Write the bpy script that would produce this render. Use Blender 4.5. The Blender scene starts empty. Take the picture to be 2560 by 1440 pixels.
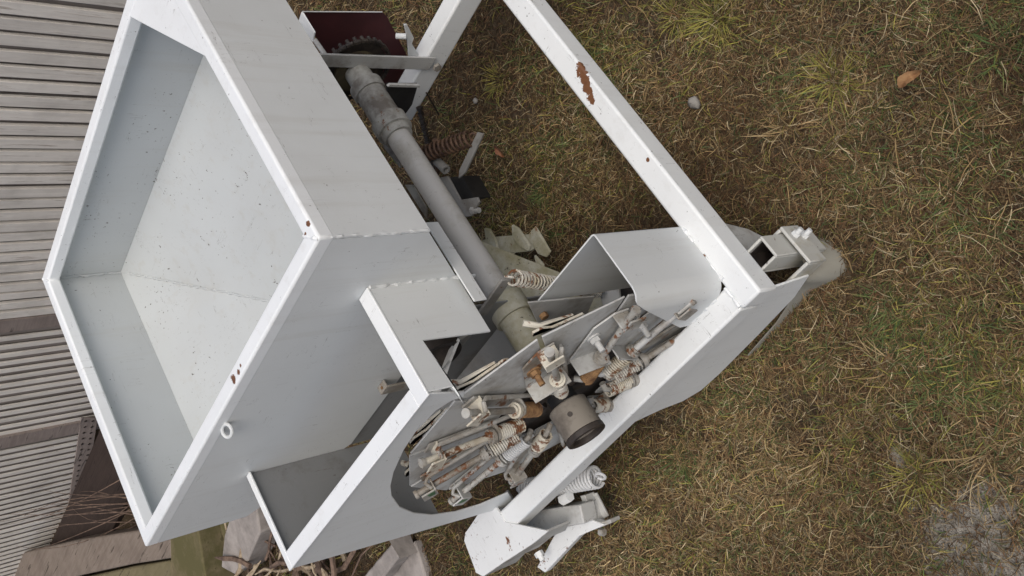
import bpy, math, random
import numpy as np
from mathutils import Vector, Matrix, noise as mnoise

random.seed(4)
rng = np.random.default_rng(7)
scene = bpy.context.scene
col = scene.collection

# ------------------------------------------------------------------ camera
F_PX, YAW, TILT, ROLL = 2275.3, -0.59564, 0.79389, -0.13544
CAM = Vector((0.0, 0.0, 1.5))
MU = Matrix.Rotation(YAW, 3, 'Z') @ Matrix.Rotation(TILT, 3, 'X') @ Matrix.Rotation(ROLL, 3, 'Z')
cx_, cy_, cz_ = MU.col[0], MU.col[1], MU.col[2]
MB_ = Matrix((-cy_, cx_, cz_)).transposed()            # phone held on its side: picture turned a quarter
cam_data = bpy.data.cameras.new('camera')
cam_data.sensor_fit = 'HORIZONTAL'; cam_data.sensor_width = 36.0
cam_data.lens = 36.0 * F_PX / 2560.0
cam_data.clip_start = 0.02; cam_data.clip_end = 500
cam = bpy.data.objects.new('camera', cam_data); col.objects.link(cam)
cam.matrix_world = Matrix.Translation(CAM) @ MB_.to_4x4()
scene.camera = cam

# ------------------------------------------------------------------ sky, sun, exposure
SUN_EL, SUN_AZ = math.radians(60), math.radians(240)   # azimuth measured from +X towards +Y
world = bpy.data.worlds.new('World'); scene.world = world; world.use_nodes = True
wn = world.node_tree; wn.nodes.clear()
sky = wn.nodes.new('ShaderNodeTexSky'); sky.sky_type = 'NISHITA'; sky.sun_disc = False
sky.sun_elevation = SUN_EL; sky.sun_rotation = math.pi/2 - SUN_AZ
sky.air_density = 1.0; sky.dust_density = 5.0; sky.ozone_density = 0.5
bg = wn.nodes.new('ShaderNodeBackground'); bg.inputs[1].default_value = 0.086
wo = wn.nodes.new('ShaderNodeOutputWorld')
wn.links.new(sky.outputs[0], bg.inputs[0]); wn.links.new(bg.outputs[0], wo.inputs[0])
sd = bpy.data.lights.new('sun', 'SUN'); sd.energy = 1.3; sd.angle = math.radians(45); sd.color = (1.0, 0.985, 0.965)
sun = bpy.data.objects.new('sun', sd); col.objects.link(sun)
sdir = Vector((math.cos(SUN_AZ)*math.cos(SUN_EL), math.sin(SUN_AZ)*math.cos(SUN_EL), math.sin(SUN_EL)))
sun.rotation_euler = sdir.to_track_quat('Z', 'Y').to_euler(); sun.location = sdir*5
scene.view_settings.view_transform = 'Standard'; scene.view_settings.look = 'None'
scene.view_settings.gamma = 1.0; scene.view_settings.use_curve_mapping = False
scene.view_settings.exposure = 0.42

# ------------------------------------------------------------------ photo pixel -> point on a known plane
def ray(px, py): return MU @ Vector(((720-py)/F_PX, -(px-1280)/F_PX, -1.0))
def on(px, py, **k):
    (a, v), = k.items(); i = 'xyz'.index(a); d = ray(px, py)
    return CAM + d*((v-CAM[i])/d[i])
def trace(pts, **k): return [on(x, y, **k) for x, y in pts]

# ------------------------------------------------------------------ mesh builder
class Geo:
    def __init__(s): s.v = []; s.f = []
    def add(s, vs, fs):
        o = len(s.v); s.v += [Vector(v) for v in vs]; s.f += [tuple(i+o for i in f) for f in fs]; return s
    def box(s, x0, x1, y0, y1, z0, z1):
        v = [(x, y, z) for z in (z0, z1) for y in (y0, y1) for x in (x0, x1)]
        return s.add(v, [(0,2,3,1),(4,5,7,6),(0,1,5,4),(2,6,7,3),(0,4,6,2),(1,3,7,5)])
    def prism(s, pts, vec):
        vec = Vector(vec); n = len(pts); a = [Vector(p) for p in pts]
        nrm = Vector((0,0,0))
        for i in range(n): nrm += a[i].cross(a[(i+1) % n])
        if nrm.dot(vec) < 0: a.reverse()
        return s.add(a+[p+vec for p in a], [tuple(reversed(range(n))), tuple(range(n, 2*n))] + [(i, (i+1) % n, n+(i+1) % n, n+i) for i in range(n)])
    def tube(s, path, r, n=10, cap=True):
        P = [Vector(p) for p in path]; R = r if isinstance(r, (list, tuple)) else [r]*len(P)
        o = len(s.v); up = None; m = len(P)
        for i, p in enumerate(P):
            t = (P[min(i+1, m-1)]-P[max(i-1, 0)]).normalized()
            if up is None: up = t.orthogonal().normalized()
            up = (up - t*up.dot(t)).normalized(); w = t.cross(up)
            for k in range(n):
                a = 2*math.pi*k/n; s.v.append(p + (up*math.cos(a)+w*math.sin(a))*R[i])
        for i in range(m-1):
            for k in range(n):
                k2 = (k+1) % n; s.f.append((o+i*n+k, o+i*n+k2, o+(i+1)*n+k2, o+(i+1)*n+k))
        if cap:
            s.f.append(tuple(reversed(range(o, o+n)))); s.f.append(tuple(range(o+(m-1)*n, o+m*n)))
        return s
    def pipe(s, p0, p1, ro, ri, n=28):      # open tube with a wall
        p0, p1 = Vector(p0), Vector(p1); t = (p1-p0).normalized(); u = t.orthogonal().normalized(); w = t.cross(u); o = len(s.v)
        for p, r in ((p0, ro), (p1, ro), (p1, ri), (p0, ri)):
            for k in range(n):
                a = 2*math.pi*k/n; s.v.append(p+(u*math.cos(a)+w*math.sin(a))*r)
        for j in range(4):
            for k in range(n):
                k2 = (k+1) % n; j2 = (j+1) % 4; s.f.append((o+j*n+k, o+j*n+k2, o+j2*n+k2, o+j2*n+k))
        return s
    def coil(s, p0, p1, R, r, turns, seg=14, n=6, hook=0.0):
        p0, p1 = Vector(p0), Vector(p1); t = (p1-p0).normalized(); u = t.orthogonal().normalized(); w = t.cross(u)
        N = int(turns*seg); path = [p0+(p1-p0)*(i/N)+(u*math.cos(2*math.pi*i/seg)+w*math.sin(2*math.pi*i/seg))*R for i in range(N+1)]
        s.tube(path, r, n)
        if hook:
            for q, sg in ((p0, -1), (p1, 1)):
                c = q+t*sg*hook
                s.tube([c+(t*math.cos(a)*sg+u*math.sin(a))*hook for a in [math.radians(b) for b in range(-170, 171, 20)]], r, n)
        return s
    def hexbolt(s, p, axis, r, h, shank=0.0, rs=0.0):
        a = Vector(axis).normalized(); p = Vector(p)
        s.tube([p, p+a*h], r, 6)
        if shank: s.tube([p+a*h, p+a*(h+shank)], rs, 10)
        return s
    def build(s, name, mat, parent=None, bevel=0.0, seg=2, smooth=32):
        me = bpy.data.meshes.new(name); me.from_pydata([tuple(v) for v in s.v], [], s.f); me.update()
        me.materials.append(mat)
        if smooth:
            me.polygons.foreach_set('use_smooth', [True]*len(me.polygons)); me.set_sharp_from_angle(angle=math.radians(smooth))
        o = bpy.data.objects.new(name, me); col.objects.link(o)
        if parent: o.parent = parent
        if bevel:
            b = o.modifiers.new('bevel', 'BEVEL'); b.width = bevel; b.segments = seg; b.limit_method = 'ANGLE'; b.angle_limit = math.radians(40); b.harden_normals = False
        return o

def tag(o, label=None, cat=None, group=None, kind=None):
    for k, v in (('label', label), ('category', cat), ('group', group), ('kind', kind)):
        if v: o[k] = v
    return o
def empty(name, loc):
    e = bpy.data.objects.new(name, None); e.empty_display_size = 0.1; col.objects.link(e); e.location = loc; return e
def attach(o, root):                       # mesh already in world coordinates, root only translated
    o.parent = root; o.matrix_parent_inverse = Matrix.Translation(-root.location); return o

# ------------------------------------------------------------------ materials
class Nt:
    def __init__(s, name):
        s.m = bpy.data.materials.new(name); s.m.use_nodes = True; s.t = s.m.node_tree; s.t.nodes.clear()
        s.o = s.n('ShaderNodeOutputMaterial'); s.b = s.n('ShaderNodeBsdfPrincipled'); s.l(s.b.outputs[0], s.o.inputs[0])
        s.pos = s.n('ShaderNodeNewGeometry').outputs['Position']
    def n(s, t): return s.t.nodes.new(t)
    def l(s, a, b): s.t.links.new(a, b)
    def val(s, sock, v):
        if hasattr(v, 'is_linked') or isinstance(v, bpy.types.NodeSocket): s.l(v, sock)
        else: sock.default_value = v
    def noise(s, scale, detail=4, rough=0.6, vec=None, dist=0.0):
        n = s.n('ShaderNodeTexNoise'); n.inputs['Scale'].default_value = scale; n.inputs['Detail'].default_value = detail
        n.inputs['Roughness'].default_value = rough; n.inputs['Distortion'].default_value = dist; s.l(vec or s.pos, n.inputs['Vector']); return n.outputs['Fac']
    def step(s, f, a, b):
        n = s.n('ShaderNodeMapRange'); n.inputs[1].default_value = a; n.inputs[2].default_value = b; n.clamp = True; s.val(n.inputs[0], f); return n.outputs[0]
    def math(s, op, a, b=0.0):
        n = s.n('ShaderNodeMath'); n.operation = op; s.val(n.inputs[0], a); s.val(n.inputs[1], b); return n.outputs[0]
    def mix(s, f, a, b):
        n = s.n('ShaderNodeMix'); n.data_type = 'RGBA'; s.val(n.inputs[0], f)
        for q, v in ((6, a), (7, b)):
            if isinstance(v, (tuple, list)): n.inputs[q].default_value = (*v[:3], 1)
            else: s.l(v, n.inputs[q])
        return n.outputs[2]
    def stretch(s, sc):
        n = s.n('ShaderNodeMapping'); n.inputs['Scale'].default_value = sc; s.l(s.pos, n.inputs['Vector']); return n.outputs[0]
    def bump(s, h, strength, dist):
        n = s.n('ShaderNodeBump'); n.inputs['Strength'].default_value = strength; n.inputs['Distance'].default_value = dist
        s.l(h, n.inputs['Height']); s.l(n.outputs[0], s.b.inputs['Normal'])
    def out(s, c, rough, metal=0.0, spec=0.5):
        if isinstance(c, (tuple, list)): s.b.inputs['Base Color'].default_value = (*c[:3], 1)
        else: s.l(c, s.b.inputs['Base Color'])
        s.val(s.b.inputs['Roughness'], rough); s.b.inputs['Metallic'].default_value = metal
        s.b.inputs['Specular IOR Level'].default_value = spec; return s.m
    def spots(s, lst):                     # irregular patches around given places
        tot = None; nz = s.noise(85, 5, 0.72)
        for p, r in lst:
            d = s.n('ShaderNodeVectorMath'); d.operation = 'DISTANCE'; s.l(s.pos, d.inputs[0]); d.inputs[1].default_value = p
            f = s.math('DIVIDE', d.outputs['Value'], r)
            f = s.math('SUBTRACT', s.math('MULTIPLY', nz, 2.6), f)
            f = s.step(f, 0.42, 0.56)
            tot = f if tot is None else s.math('MAXIMUM', tot, f)
        return tot

RUST = (0.17, 0.062, 0.022)
def paint(name, c=(0.615, 0.635, 0.63), speck=0.735, rust=None, spots=None, dirt=0.0, dirtcol=(0.16, 0.14, 0.09), rough=0.5, grime=0.16):
    s = Nt(name)
    big = s.noise(5, 3)
    cc = s.mix(s.step(big, 0.3, 0.7), tuple(x*0.955 for x in c), tuple(min(1, x*1.03) for x in c))
    fine = s.noise(420, 2)
    cc = s.mix(s.math('MULTIPLY', s.step(fine, 0.35, 0.7), 0.07), cc, tuple(x*0.75 for x in c))
    if dirt:
        d1 = s.noise(14, 5, 0.7); d = s.step(d1, 0.62-dirt*0.35, 0.75-dirt*0.2)
        cc = s.mix(s.math('MULTIPLY', d, min(1, 0.5+dirt*0.5)), cc, dirtcol)
    run = s.noise(1.0, 4, 0.65, s.stretch((38, 38, 2.0))); cc = s.mix(s.math('MULTIPLY', s.step(run, 0.55, 0.75), grime), cc, (0.36, 0.33, 0.27))
    blot = s.noise(3.2, 5, 0.7); cc = s.mix(s.math('MULTIPLY', s.step(blot, 0.50, 0.72), grime*0.8), cc, (0.42, 0.41, 0.38))
    for sc_, off in (((14, 150, 150), 0.0), ((150, 16, 120), 0.3), ((120, 140, 14), 0.7)):
        sn = s.noise(1.0, 2, 0.5, s.stretch(sc_)); band = s.math('LESS_THAN', s.math('ABSOLUTE', s.math('SUBTRACT', sn, 0.66)), 0.0045)
        cc = s.mix(s.math('MULTIPLY', s.math('MULTIPLY', band, s.step(s.noise(11+off*5, 2), 0.55, 0.6)), 0.55), cc, (0.10, 0.085, 0.07))
    sp = s.math('ADD', s.noise(140, 3, 0.6), s.math('MULTIPLY', s.math('SUBTRACT', s.noise(9, 2), 0.5), 0.30)); m = s.step(sp, speck-0.005, speck+0.012)
    cc = s.mix(s.math('MULTIPLY', m, 0.85), cc, (0.07, 0.055, 0.045))
    if rust is not None:
        r = s.noise(38, 5, 0.7); rm = s.step(r, rust, rust+0.05)
        rc = s.mix(s.noise(160, 3), (0.09, 0.032, 0.014), (0.21, 0.095, 0.04)); cc = s.mix(rm, cc, rc)
    if spots:
        rc = s.mix(s.noise(160, 3), (0.09, 0.032, 0.014), (0.21, 0.095, 0.04)); cc = s.mix(s.spots(spots), cc, rc)
    s.bump(s.noise(260, 3), 0.12, 0.001)
    return s.out(cc, rough)
def plain(name, a, b, scale=30, rough=0.7, metal=0.0, bump=0.3, bd=0.002, lo=0.35, hi=0.65):
    s = Nt(name); n1 = s.noise(scale, 5, 0.65); s.bump(s.noise(scale*3, 4), bump, bd)
    return s.out(s.mix(s.step(n1, lo, hi), a, b), rough, metal)

M = {}
M['paint'] = paint('white_grey_paint', speck=0.765, grime=0.22)
M['rim'] = paint('rim_paint', (0.765, 0.785, 0.785), speck=0.73, spots=[(on(583, 948, z=.8915), .0075), (on(596, 930, z=.8915), .0045), (on(601, 914, z=.8915), .003), (on(770, 560, z=.8915), .004), (on(764, 585, z=.8915), .003)], rough=0.45)
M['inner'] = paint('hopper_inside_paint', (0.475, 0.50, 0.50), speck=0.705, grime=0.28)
M['frame'] = paint('frame_paint', (0.715, 0.735, 0.73), speck=0.725, spots=[(on(1450, 158, z=.25), .011), (on(1453, 172, z=.25), .013), (on(1456, 186, z=.25), .013), (on(1461, 200, z=.25), .013), (on(1466, 214, z=.25), .013), (on(1471, 228, z=.25), .012), (on(1477, 243, z=.25), .010), (on(1481, 255, z=.25), .007), (on(1760, 640, z=.25), .004), (on(1620, 400, z=.25), .004)], rough=0.45)
M['binpaint'] = paint('bin_paint', (0.635, 0.655, 0.65), speck=0.75)
M['arm'] = paint('arm_paint', (0.40, 0.40, 0.375), speck=0.68, rust=0.57, dirt=0.7, dirtcol=(0.15, 0.12, 0.085), grime=0.4)
M['armrust'] = paint('arm_rusty_paint', (0.58, 0.55, 0.46), speck=0.70, rust=0.545, dirt=0.45, dirtcol=(0.26, 0.19, 0.10), grime=0.4)
M['plate'] = paint('disc_plate_paint', (0.45, 0.455, 0.44), speck=0.71, dirt=0.38, dirtcol=(0.17, 0.145, 0.115), grime=0.35)
M['chipped'] = paint('chipped_paint', (0.68, 0.695, 0.69), speck=0.70, rust=0.625)
M['stained'] = paint('stained_paint', (0.47, 0.47, 0.435), speck=0.70, rust=0.66, dirt=0.30, dirtcol=(0.30, 0.25, 0.13))
M['dirty'] = paint('dirty_paint', (0.36, 0.36, 0.33), speck=0.72, rust=0.62, dirt=0.6, dirtcol=(0.07, 0.05, 0.035), rough=0.7)
M['mossy'] = paint('mossy_paint', (0.40, 0.39, 0.32), speck=0.68, rust=0.66, dirt=0.65, dirtcol=(0.22, 0.20, 0.10), rough=0.8)
M['shaft'] = paint('shaft_paint', (0.47, 0.46, 0.435), speck=0.72, dirt=0.22, dirtcol=(0.30, 0.28, 0.235), grime=0.4)
M['springpaint'] = paint('spring_paint', (0.52, 0.50, 0.44), speck=0.72, rust=0.52, dirt=0.5, dirtcol=(0.38, 0.30, 0.15))
M['springclean'] = paint('spring_clean_paint', (0.55, 0.56, 0.56), speck=0.72, rust=0.66)
M['binner'] = paint('dark_grey_bin_inside', (0.20, 0.205, 0.205), speck=0.72, dirt=0.2, dirtcol=(0.13, 0.12, 0.11))  # darker grey than the outer bin, on inner side, floor and outlet panel
M['grey'] = paint('dull_grey_paint', (0.24, 0.235, 0.22), speck=0.72, rust=0.66, dirt=0.4, dirtcol=(0.10, 0.085, 0.06), rough=0.7)
M['shoe'] = paint('worn_shoe_steel', (0.25, 0.24, 0.20), speck=0.70, rust=0.68, dirt=0.4, dirtcol=(0.22, 0.19, 0.145), rough=0.6)
M['rustspring'] = plain('rusty_spring_steel', (0.035, 0.016, 0.010), (0.15, 0.085, 0.048), 60, 0.75)
M['orange'] = plain('orange_rust', (0.10, 0.048, 0.022), (0.30, 0.175, 0.075), 70, 0.8)
M['dark'] = plain('greasy_steel', (0.012, 0.009, 0.008), (0.045, 0.035, 0.028), 40, 0.6)
M['bossdirt'] = plain('mossy_dirt_steel', (0.02, 0.014, 0.010), (0.09, 0.072, 0.036), 25, 0.85)
M['black'] = plain('black_rubber', (0.008, 0.008, 0.009), (0.02, 0.02, 0.021), 20, 0.55)
M['hub'] = plain('dusty_hub_steel', (0.055, 0.042, 0.035), (0.20, 0.18, 0.15), 20, 0.8, lo=0.3, hi=0.6)
M['red'] = plain('dark_red_primer', (0.050, 0.012, 0.014), (0.075, 0.018, 0.020), 12, 0.6, bump=0.1)
M['green'] = plain('green_paint_remnant', (0.03, 0.09, 0.04), (0.08, 0.16, 0.08), 60, 0.6)

# ------------------------------------------------------------------ ground
def gpatch(p): return Vector((p[0], p[1]))
SAND = [(on(2450, 1355, z=0), .10), (on(2550, 1435, z=0), .11), (on(2260, 1150, z=0), .04)]
def sandy(x, y):
    v = 0
    for p, r in SAND:
        d = math.hypot(x-p.x, y-p.y)/r + 0.9*(mnoise.noise((x*9, y*9, 3.0)))+0.5*mnoise.noise((x*27, y*27, 4.0))
        v = max(v, min(1, max(0, 1.5-d)))
    return v
def gz(x, y):
    return 0.014*mnoise.noise((x*2.1, y*2.1, 0)) + 0.006*mnoise.noise((x*8, y*8, 1)) + 0.0025*mnoise.noise((x*30, y*30, 2)) - 0.008
def axis_pts(lo, hi, fine):
    core = list(np.arange(lo, hi+1e-6, fine)); out = [hi]; step = fine*2; up = []; a = hi
    while a < 60: a += step; up.append(a); step *= 1.5
    dn = []; a = lo; step = fine*2
    while a > -60: a -= step; dn.append(a); step *= 1.5
    return dn[::-1]+core+up
gx, gy = axis_pts(-0.5, 2.6, 0.022), axis_pts(-0.2, 4.2, 0.022)
gv = [(x, y, gz(x, y)) for y in gy for x in gx]; nx = len(gx)
gf = [(j*nx+i, j*nx+i+1, (j+1)*nx+i+1, (j+1)*nx+i) for j in range(len(gy)-1) for i in range(nx-1)]
gme = bpy.data.meshes.new('ground'); gme.from_pydata(gv, [], gf); gme.polygons.foreach_set('use_smooth', [True]*len(gf))
ga = gme.attributes.new('sand', 'FLOAT', 'POINT'); ga.data.foreach_set('value', [sandy(x, y) if -1 < x < 3 and -1 < y < 4 else 0 for y in gy for x in gx])
s = Nt('soil')
at = s.n('ShaderNodeAttribute'); at.attribute_name = 'sand'
n1, n2, n3 = s.noise(7, 5), s.noise(60, 5, 0.7), s.noise(300, 3, 0.7)
c1 = s.mix(s.step(n1, 0.35, 0.65), (0.050, 0.032, 0.020), (0.090, 0.062, 0.038))
c1 = s.mix(s.step(n2, 0.4, 0.7), c1, (0.13, 0.10, 0.065))
sa = s.mix(s.step(n2, 0.3, 0.7), (0.15, 0.132, 0.105), (0.40, 0.37, 0.315))
c1 = s.mix(s.step(s.math('ADD', at.outputs['Fac'], s.math('MULTIPLY', s.math('SUBTRACT', s.noise(34, 6, 0.8), 0.5), 1.8)), 0.2, 0.6), c1, sa)
c1 = s.mix(s.math("MULTIPLY", s.step(n3, 0.50, 0.62), 0.75), c1, (0.045, 0.034, 0.024))
s.bump(s.math('ADD', n2, s.math('MULTIPLY', n3, 0.5)), 0.9, 0.012)
M['soil'] = s.out(c1, 0.95, spec=0.15)
gme.materials.append(M['soil'])
ground = bpy.data.objects.new('ground', gme); col.objects.link(ground); tag(ground, 'bare brown soil of the dry lawn', 'ground', kind='structure')

# ------------------------------------------------------------------ grass blades (one mass)
def grass():
    V, Fc, Cc = [], [], []; nv = 0
    straw = np.array([(.44,.33,.17), (.33,.23,.105), (.38,.26,.12), (.25,.16,.075), (.50,.41,.25)])
    brown = np.array([(.18,.11,.052), (.13,.08,.04), (.24,.155,.075), (.20,.10,.046)])
    green = np.array([(.10,.145,.04), (.13,.17,.06), (.075,.12,.035), (.17,.18,.06)])
    yellow = np.array([(.27,.25,.05), (.22,.22,.055), (.33,.28,.07)])
    def blade(x, y, L, w, az, pitch, bend, twist, c, z0=0.0, seg=3):
        nonlocal nv
        px, py, pz = x, y, gz(x, y)+z0
        base = nv
        for i in range(seg+1):
            t = i/seg; ww = w*(1-0.85*t*t)*0.5
            ca, sa_ = math.cos(az), math.sin(az)
            V.append((px-sa_*ww, py+ca*ww, pz)); V.append((px+sa_*ww, py-ca*ww, pz+ww*0.5)); nv += 2
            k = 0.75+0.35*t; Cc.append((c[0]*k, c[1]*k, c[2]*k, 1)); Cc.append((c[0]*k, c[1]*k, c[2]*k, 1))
            st = L/seg; px += ca*math.cos(pitch)*st; py += sa_*math.cos(pitch)*st; pz += math.sin(pitch)*st
            gzz = gz(px, py)+0.001 if pz < 0.03 else -1
            if pz < gzz: pz = gzz + random.random()*0.004
            pitch -= bend/seg; az += twist/seg
        for i in range(seg):
            a = base+2*i; Fc.append((a, a+1, a+3, a+2))
    A, B, C_, D = (0.55, 0.0), (-0.35, 0.75), (2.3, 5.2), (3.4, 2.5)
    N = 230000
    u = random.random; g = random.gauss
    poly = [on(2700, -120, z=0), on(2700, 1560, z=0), on(500, 1560, z=0), on(500, -120, z=0)]
    cnt = 0
    for k in range(N):
        # uniform in picture area keeps the density where it is seen, softened with distance
        px = 2700-2050*u()**1.0; py = -120+1680*u()
        P = on(px, py, z=0); x, y = P.x, P.y
        if x > 2.05: continue
        sd_ = sandy(x, y)
        dist = math.hypot(x, y)
        if u() < sd_*0.86: continue
        n1 = mnoise.noise((x*2.6, y*2.6, 5)); n2 = mnoise.noise((x*7.5, y*7.5, 9)); n3 = mnoise.noise((x*3.5+9, y*3.5, 2))
        if n2 < -0.25 and u() < 0.55: continue
        gr = 0.035+0.40*max(0, n2-0.16)+0.05*n1; ye = 0.05+0.30*max(0, n3-.1); br = 0.50-0.40*n1
        if px > 2150: gr += .03
        r = u()
        if r < gr: c = green[int(u()*4)]
        elif r < gr+ye*0.6: c = yellow[int(u()*3)]
        elif r < gr+ye*0.6+br: c = brown[int(u()*4)]
        else: c = straw[int(u()*5)]
        isg = r < gr+ye*0.6
        c = c*(0.32+0.80*u()**2)*(1.0+0.55*n1+0.35*n2)
        far = max(1.0, dist/1.1)
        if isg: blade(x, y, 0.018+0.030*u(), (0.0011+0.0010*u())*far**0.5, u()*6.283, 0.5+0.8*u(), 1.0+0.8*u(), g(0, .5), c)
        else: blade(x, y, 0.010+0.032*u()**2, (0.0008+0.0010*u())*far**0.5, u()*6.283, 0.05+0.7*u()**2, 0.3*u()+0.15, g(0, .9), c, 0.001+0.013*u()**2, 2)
    # long straw lying on top
    for k in range(650):
        P = on(2680-1700*u(), -80+1600*u(), z=0)
        if sandy(P.x, P.y) > 0.5 and u() < .7 or P.x > 2.05: continue
        c = straw[int(u()*5)]*(0.6+0.45*u())
        blade(P.x, P.y, 0.03+0.045*u(), 0.0010+0.0007*u(), u()*6.283, 0.15+0.3*u(), 0.5*u()+0.3, g(0, 1.5), c, 0.006+0.014*u())
    # tufts
    tufts = [(2300,1190,yellow,.055,130), (2080,200,yellow,.06,130), (1790,45,yellow,.07,170), (1690,40,yellow,.05,90), (2500,120,green,.05,110), (2230,760,green,.05,90), (2050,640,green,.03,50),
             (1800,900,straw,.05,60), (2050,1160,straw,.06,90), (1960,1180,straw,.05,60), (2220,920,straw,.07,60), (2330,1000,green,.06,70), (1360,480,green,.05,90), (1240,200,yellow,.05,80),
             (2380,480,green,.05,80), (2160,420,green,.04,60), (2440,330,straw,.07,60), (1700,1150,green,.05,70), (2180,1260,green,.04,70), (2420,800,green,.05,70), (2470,1130,straw,.08,60), (1960,320,straw,.06,90),
             (2070,900,green,.05,50), (1460,130,green,.05,80), (2480,560,green,.05,70), (2350,60,green,.04,50), (1600,1290,straw,.05,70), (1750,1380,yellow,.05,50), (2520,950,yellow,.05,60), (2260,640,straw,.06,60)]
    for px, py, pal, L, n in tufts:
        P = on(px, py, z=0)
        for k in range(int(n*.6) if pal is straw else n):
            a = u()*6.283; rr = (0.05 if pal is straw else 0.03)*u()
            c = pal[int(u()*len(pal))]*(0.6+0.4*u())
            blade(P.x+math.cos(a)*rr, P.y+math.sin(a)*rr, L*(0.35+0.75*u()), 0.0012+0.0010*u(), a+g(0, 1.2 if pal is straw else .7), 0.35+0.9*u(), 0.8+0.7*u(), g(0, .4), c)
    me = bpy.data.meshes.new('grass'); me.from_pydata(V, [], Fc)
    ca = me.color_attributes.new('col', 'FLOAT_COLOR', 'POINT'); ca.data.foreach_set('color', np.array(Cc, dtype=np.float32).ravel())
    s = Nt('grass_blade'); a = s.n('ShaderNodeAttribute'); a.attribute_name = 'col'
    me.materials.append(s.out(a.outputs['Color'], 0.75, spec=0.25))
    o = bpy.data.objects.new('grass', me); col.objects.link(o)
    tag(o, 'short dry grass with straw and green tufts covering the ground', 'grass', kind='stuff')
grass()

# ================================================================== POTATO PLANTER
H = 0.8915
XA, YA, XC, YC = 0.600, 0.7235, 1.206, 1.522           # hopper box outline
pl = empty('potato_planter', (0.80, 1.05, 0.0))
tag(pl, 'white painted single row potato planter with open hopper and finger picking wheel', 'planter')
def part(geo, name, mat, bevel=0.0, parent=None, **k):
    o = geo.build(name, M[mat] if isinstance(mat, str) else mat, None, bevel, **k)
    if parent is None: attach(o, pl)
    else:
        o.parent = parent; o.matrix_parent_inverse = Matrix.Translation(-pl.location) if parent.type != 'EMPTY' else Matrix.Identity(4)
        o.matrix_parent_inverse = Matrix.Identity(4)
    return o
def sub(geo, name, mat, parent, bevel=0.0, **k):       # sub-part of a part that sits in world coordinates
    o = geo.build(name, M[mat] if isinstance(mat, str) else mat, None, bevel, **k); o.parent = parent; return o
def weld(a, b, r=0.0035, parent=None, mat='paint', n=None, amp=0.5):
    a, b = Vector(a), Vector(b); L = (b-a).length; n = n or max(6, int(L/0.006)); P, R = [], []
    for i in range(n+1):
        P.append(a.lerp(b, i/n)+Vector((random.gauss(0, .0006), random.gauss(0, .0006), random.gauss(0, .0006)))); R.append(r*(0.7+amp*random.random()+0.25*math.sin(i*1.7)))
    return sub(Geo().tube(P, R, 7), 'weld_bead', mat, parent)

# ---- hopper walls
T = 0.003; w = 0.0245
hz0 = H-w
zf, zo = 0.738, 0.572                                  # top of the sloping floor, outlet
zb = 0.7165
wall_front = part(Geo().box(XA+.0003, XC-.0003, YA+.0003, YA+.0003+T, zb, hz0+.0045), 'hopper_front_panel', 'paint')
wall_side = part(Geo().prism([(XA+.0003, y_, z_) for y_, z_ in ((YA+.0045, hz0+.0045), (YA+.0045, zb), (.836, on(1143, 690, x=XA).z), (.838, .56), (YC-.2, .56), (YC-.0045, .70), (YC-.0045, hz0+.0045))], (T, 0, 0)), 'hopper_side_panel', 'paint')
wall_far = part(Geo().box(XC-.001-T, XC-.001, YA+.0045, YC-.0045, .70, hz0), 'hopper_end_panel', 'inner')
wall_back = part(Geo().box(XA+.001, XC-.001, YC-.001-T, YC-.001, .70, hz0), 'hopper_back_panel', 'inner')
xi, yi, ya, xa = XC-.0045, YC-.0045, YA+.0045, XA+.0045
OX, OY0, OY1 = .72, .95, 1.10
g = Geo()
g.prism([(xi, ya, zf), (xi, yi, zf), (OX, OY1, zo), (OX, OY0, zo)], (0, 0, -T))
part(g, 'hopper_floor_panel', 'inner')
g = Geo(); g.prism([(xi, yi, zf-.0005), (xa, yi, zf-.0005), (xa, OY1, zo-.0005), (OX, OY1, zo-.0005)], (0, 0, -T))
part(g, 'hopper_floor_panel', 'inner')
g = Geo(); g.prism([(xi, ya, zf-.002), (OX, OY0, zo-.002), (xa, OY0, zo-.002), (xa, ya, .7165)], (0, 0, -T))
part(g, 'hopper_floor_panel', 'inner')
weld((xi-.02, yi-.02, zf-.006), (OX, OY1, zo+.001), .0022, wall_back, 'inner')
weld((xi-.001, yi-.001, hz0-.01), (xi-.001, yi-.001, zf), .0025, wall_back, 'inner')
weld((XA+.002, YA+.002, hz0-.002), (XA+.002, YA+.002, zb+.002), .0026, wall_front, 'paint', amp=.3)
# ---- rim tube round the top
def ring(x0, x1, y0, y1, z0, z1, t):
    g = Geo(); o = [(x0, y0), (x1, y0), (x1, y1), (x0, y1)]; i = [(x0+t, y0+t), (x1-t, y0+t), (x1-t, y1-t), (x0+t, y1-t)]
    v = [(*p, z) for z in (z0, z1) for L in (o, i) for p in L]; f = []
    for k in range(4):
        k2 = (k+1) % 4
        f += [(k, k2, 8+k2, 8+k), (4+k2, 4+k, 12+k, 12+k2), (8+k, 8+k2, 12+k2, 12+k), (k2, k, 4+k, 4+k2)]
    return g.add(v, f)
rim = part(ring(XA, XC, YA, YC, hz0, H, w), 'hopper_rim', 'rim', 0.004, seg=3)
sub(Geo().prism([(.950, YA+w-.004, H-.0015), (XC-w+.004, YA+w-.004, H-.0015), (XC-w+.004, .862, H-.0015)], (0, 0, -.004)), 'corner_gusset', 'rim', rim, 0.001)
weld((XA+.003, YA+.003, H-.002), (XA+w, YA+w, H-.0005), .0028, rim, 'rim')
weld((XC-w, YC-w, H-.0005), (XC-.003, YC-.003, H-.002), .0022, rim, 'rim')
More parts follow.
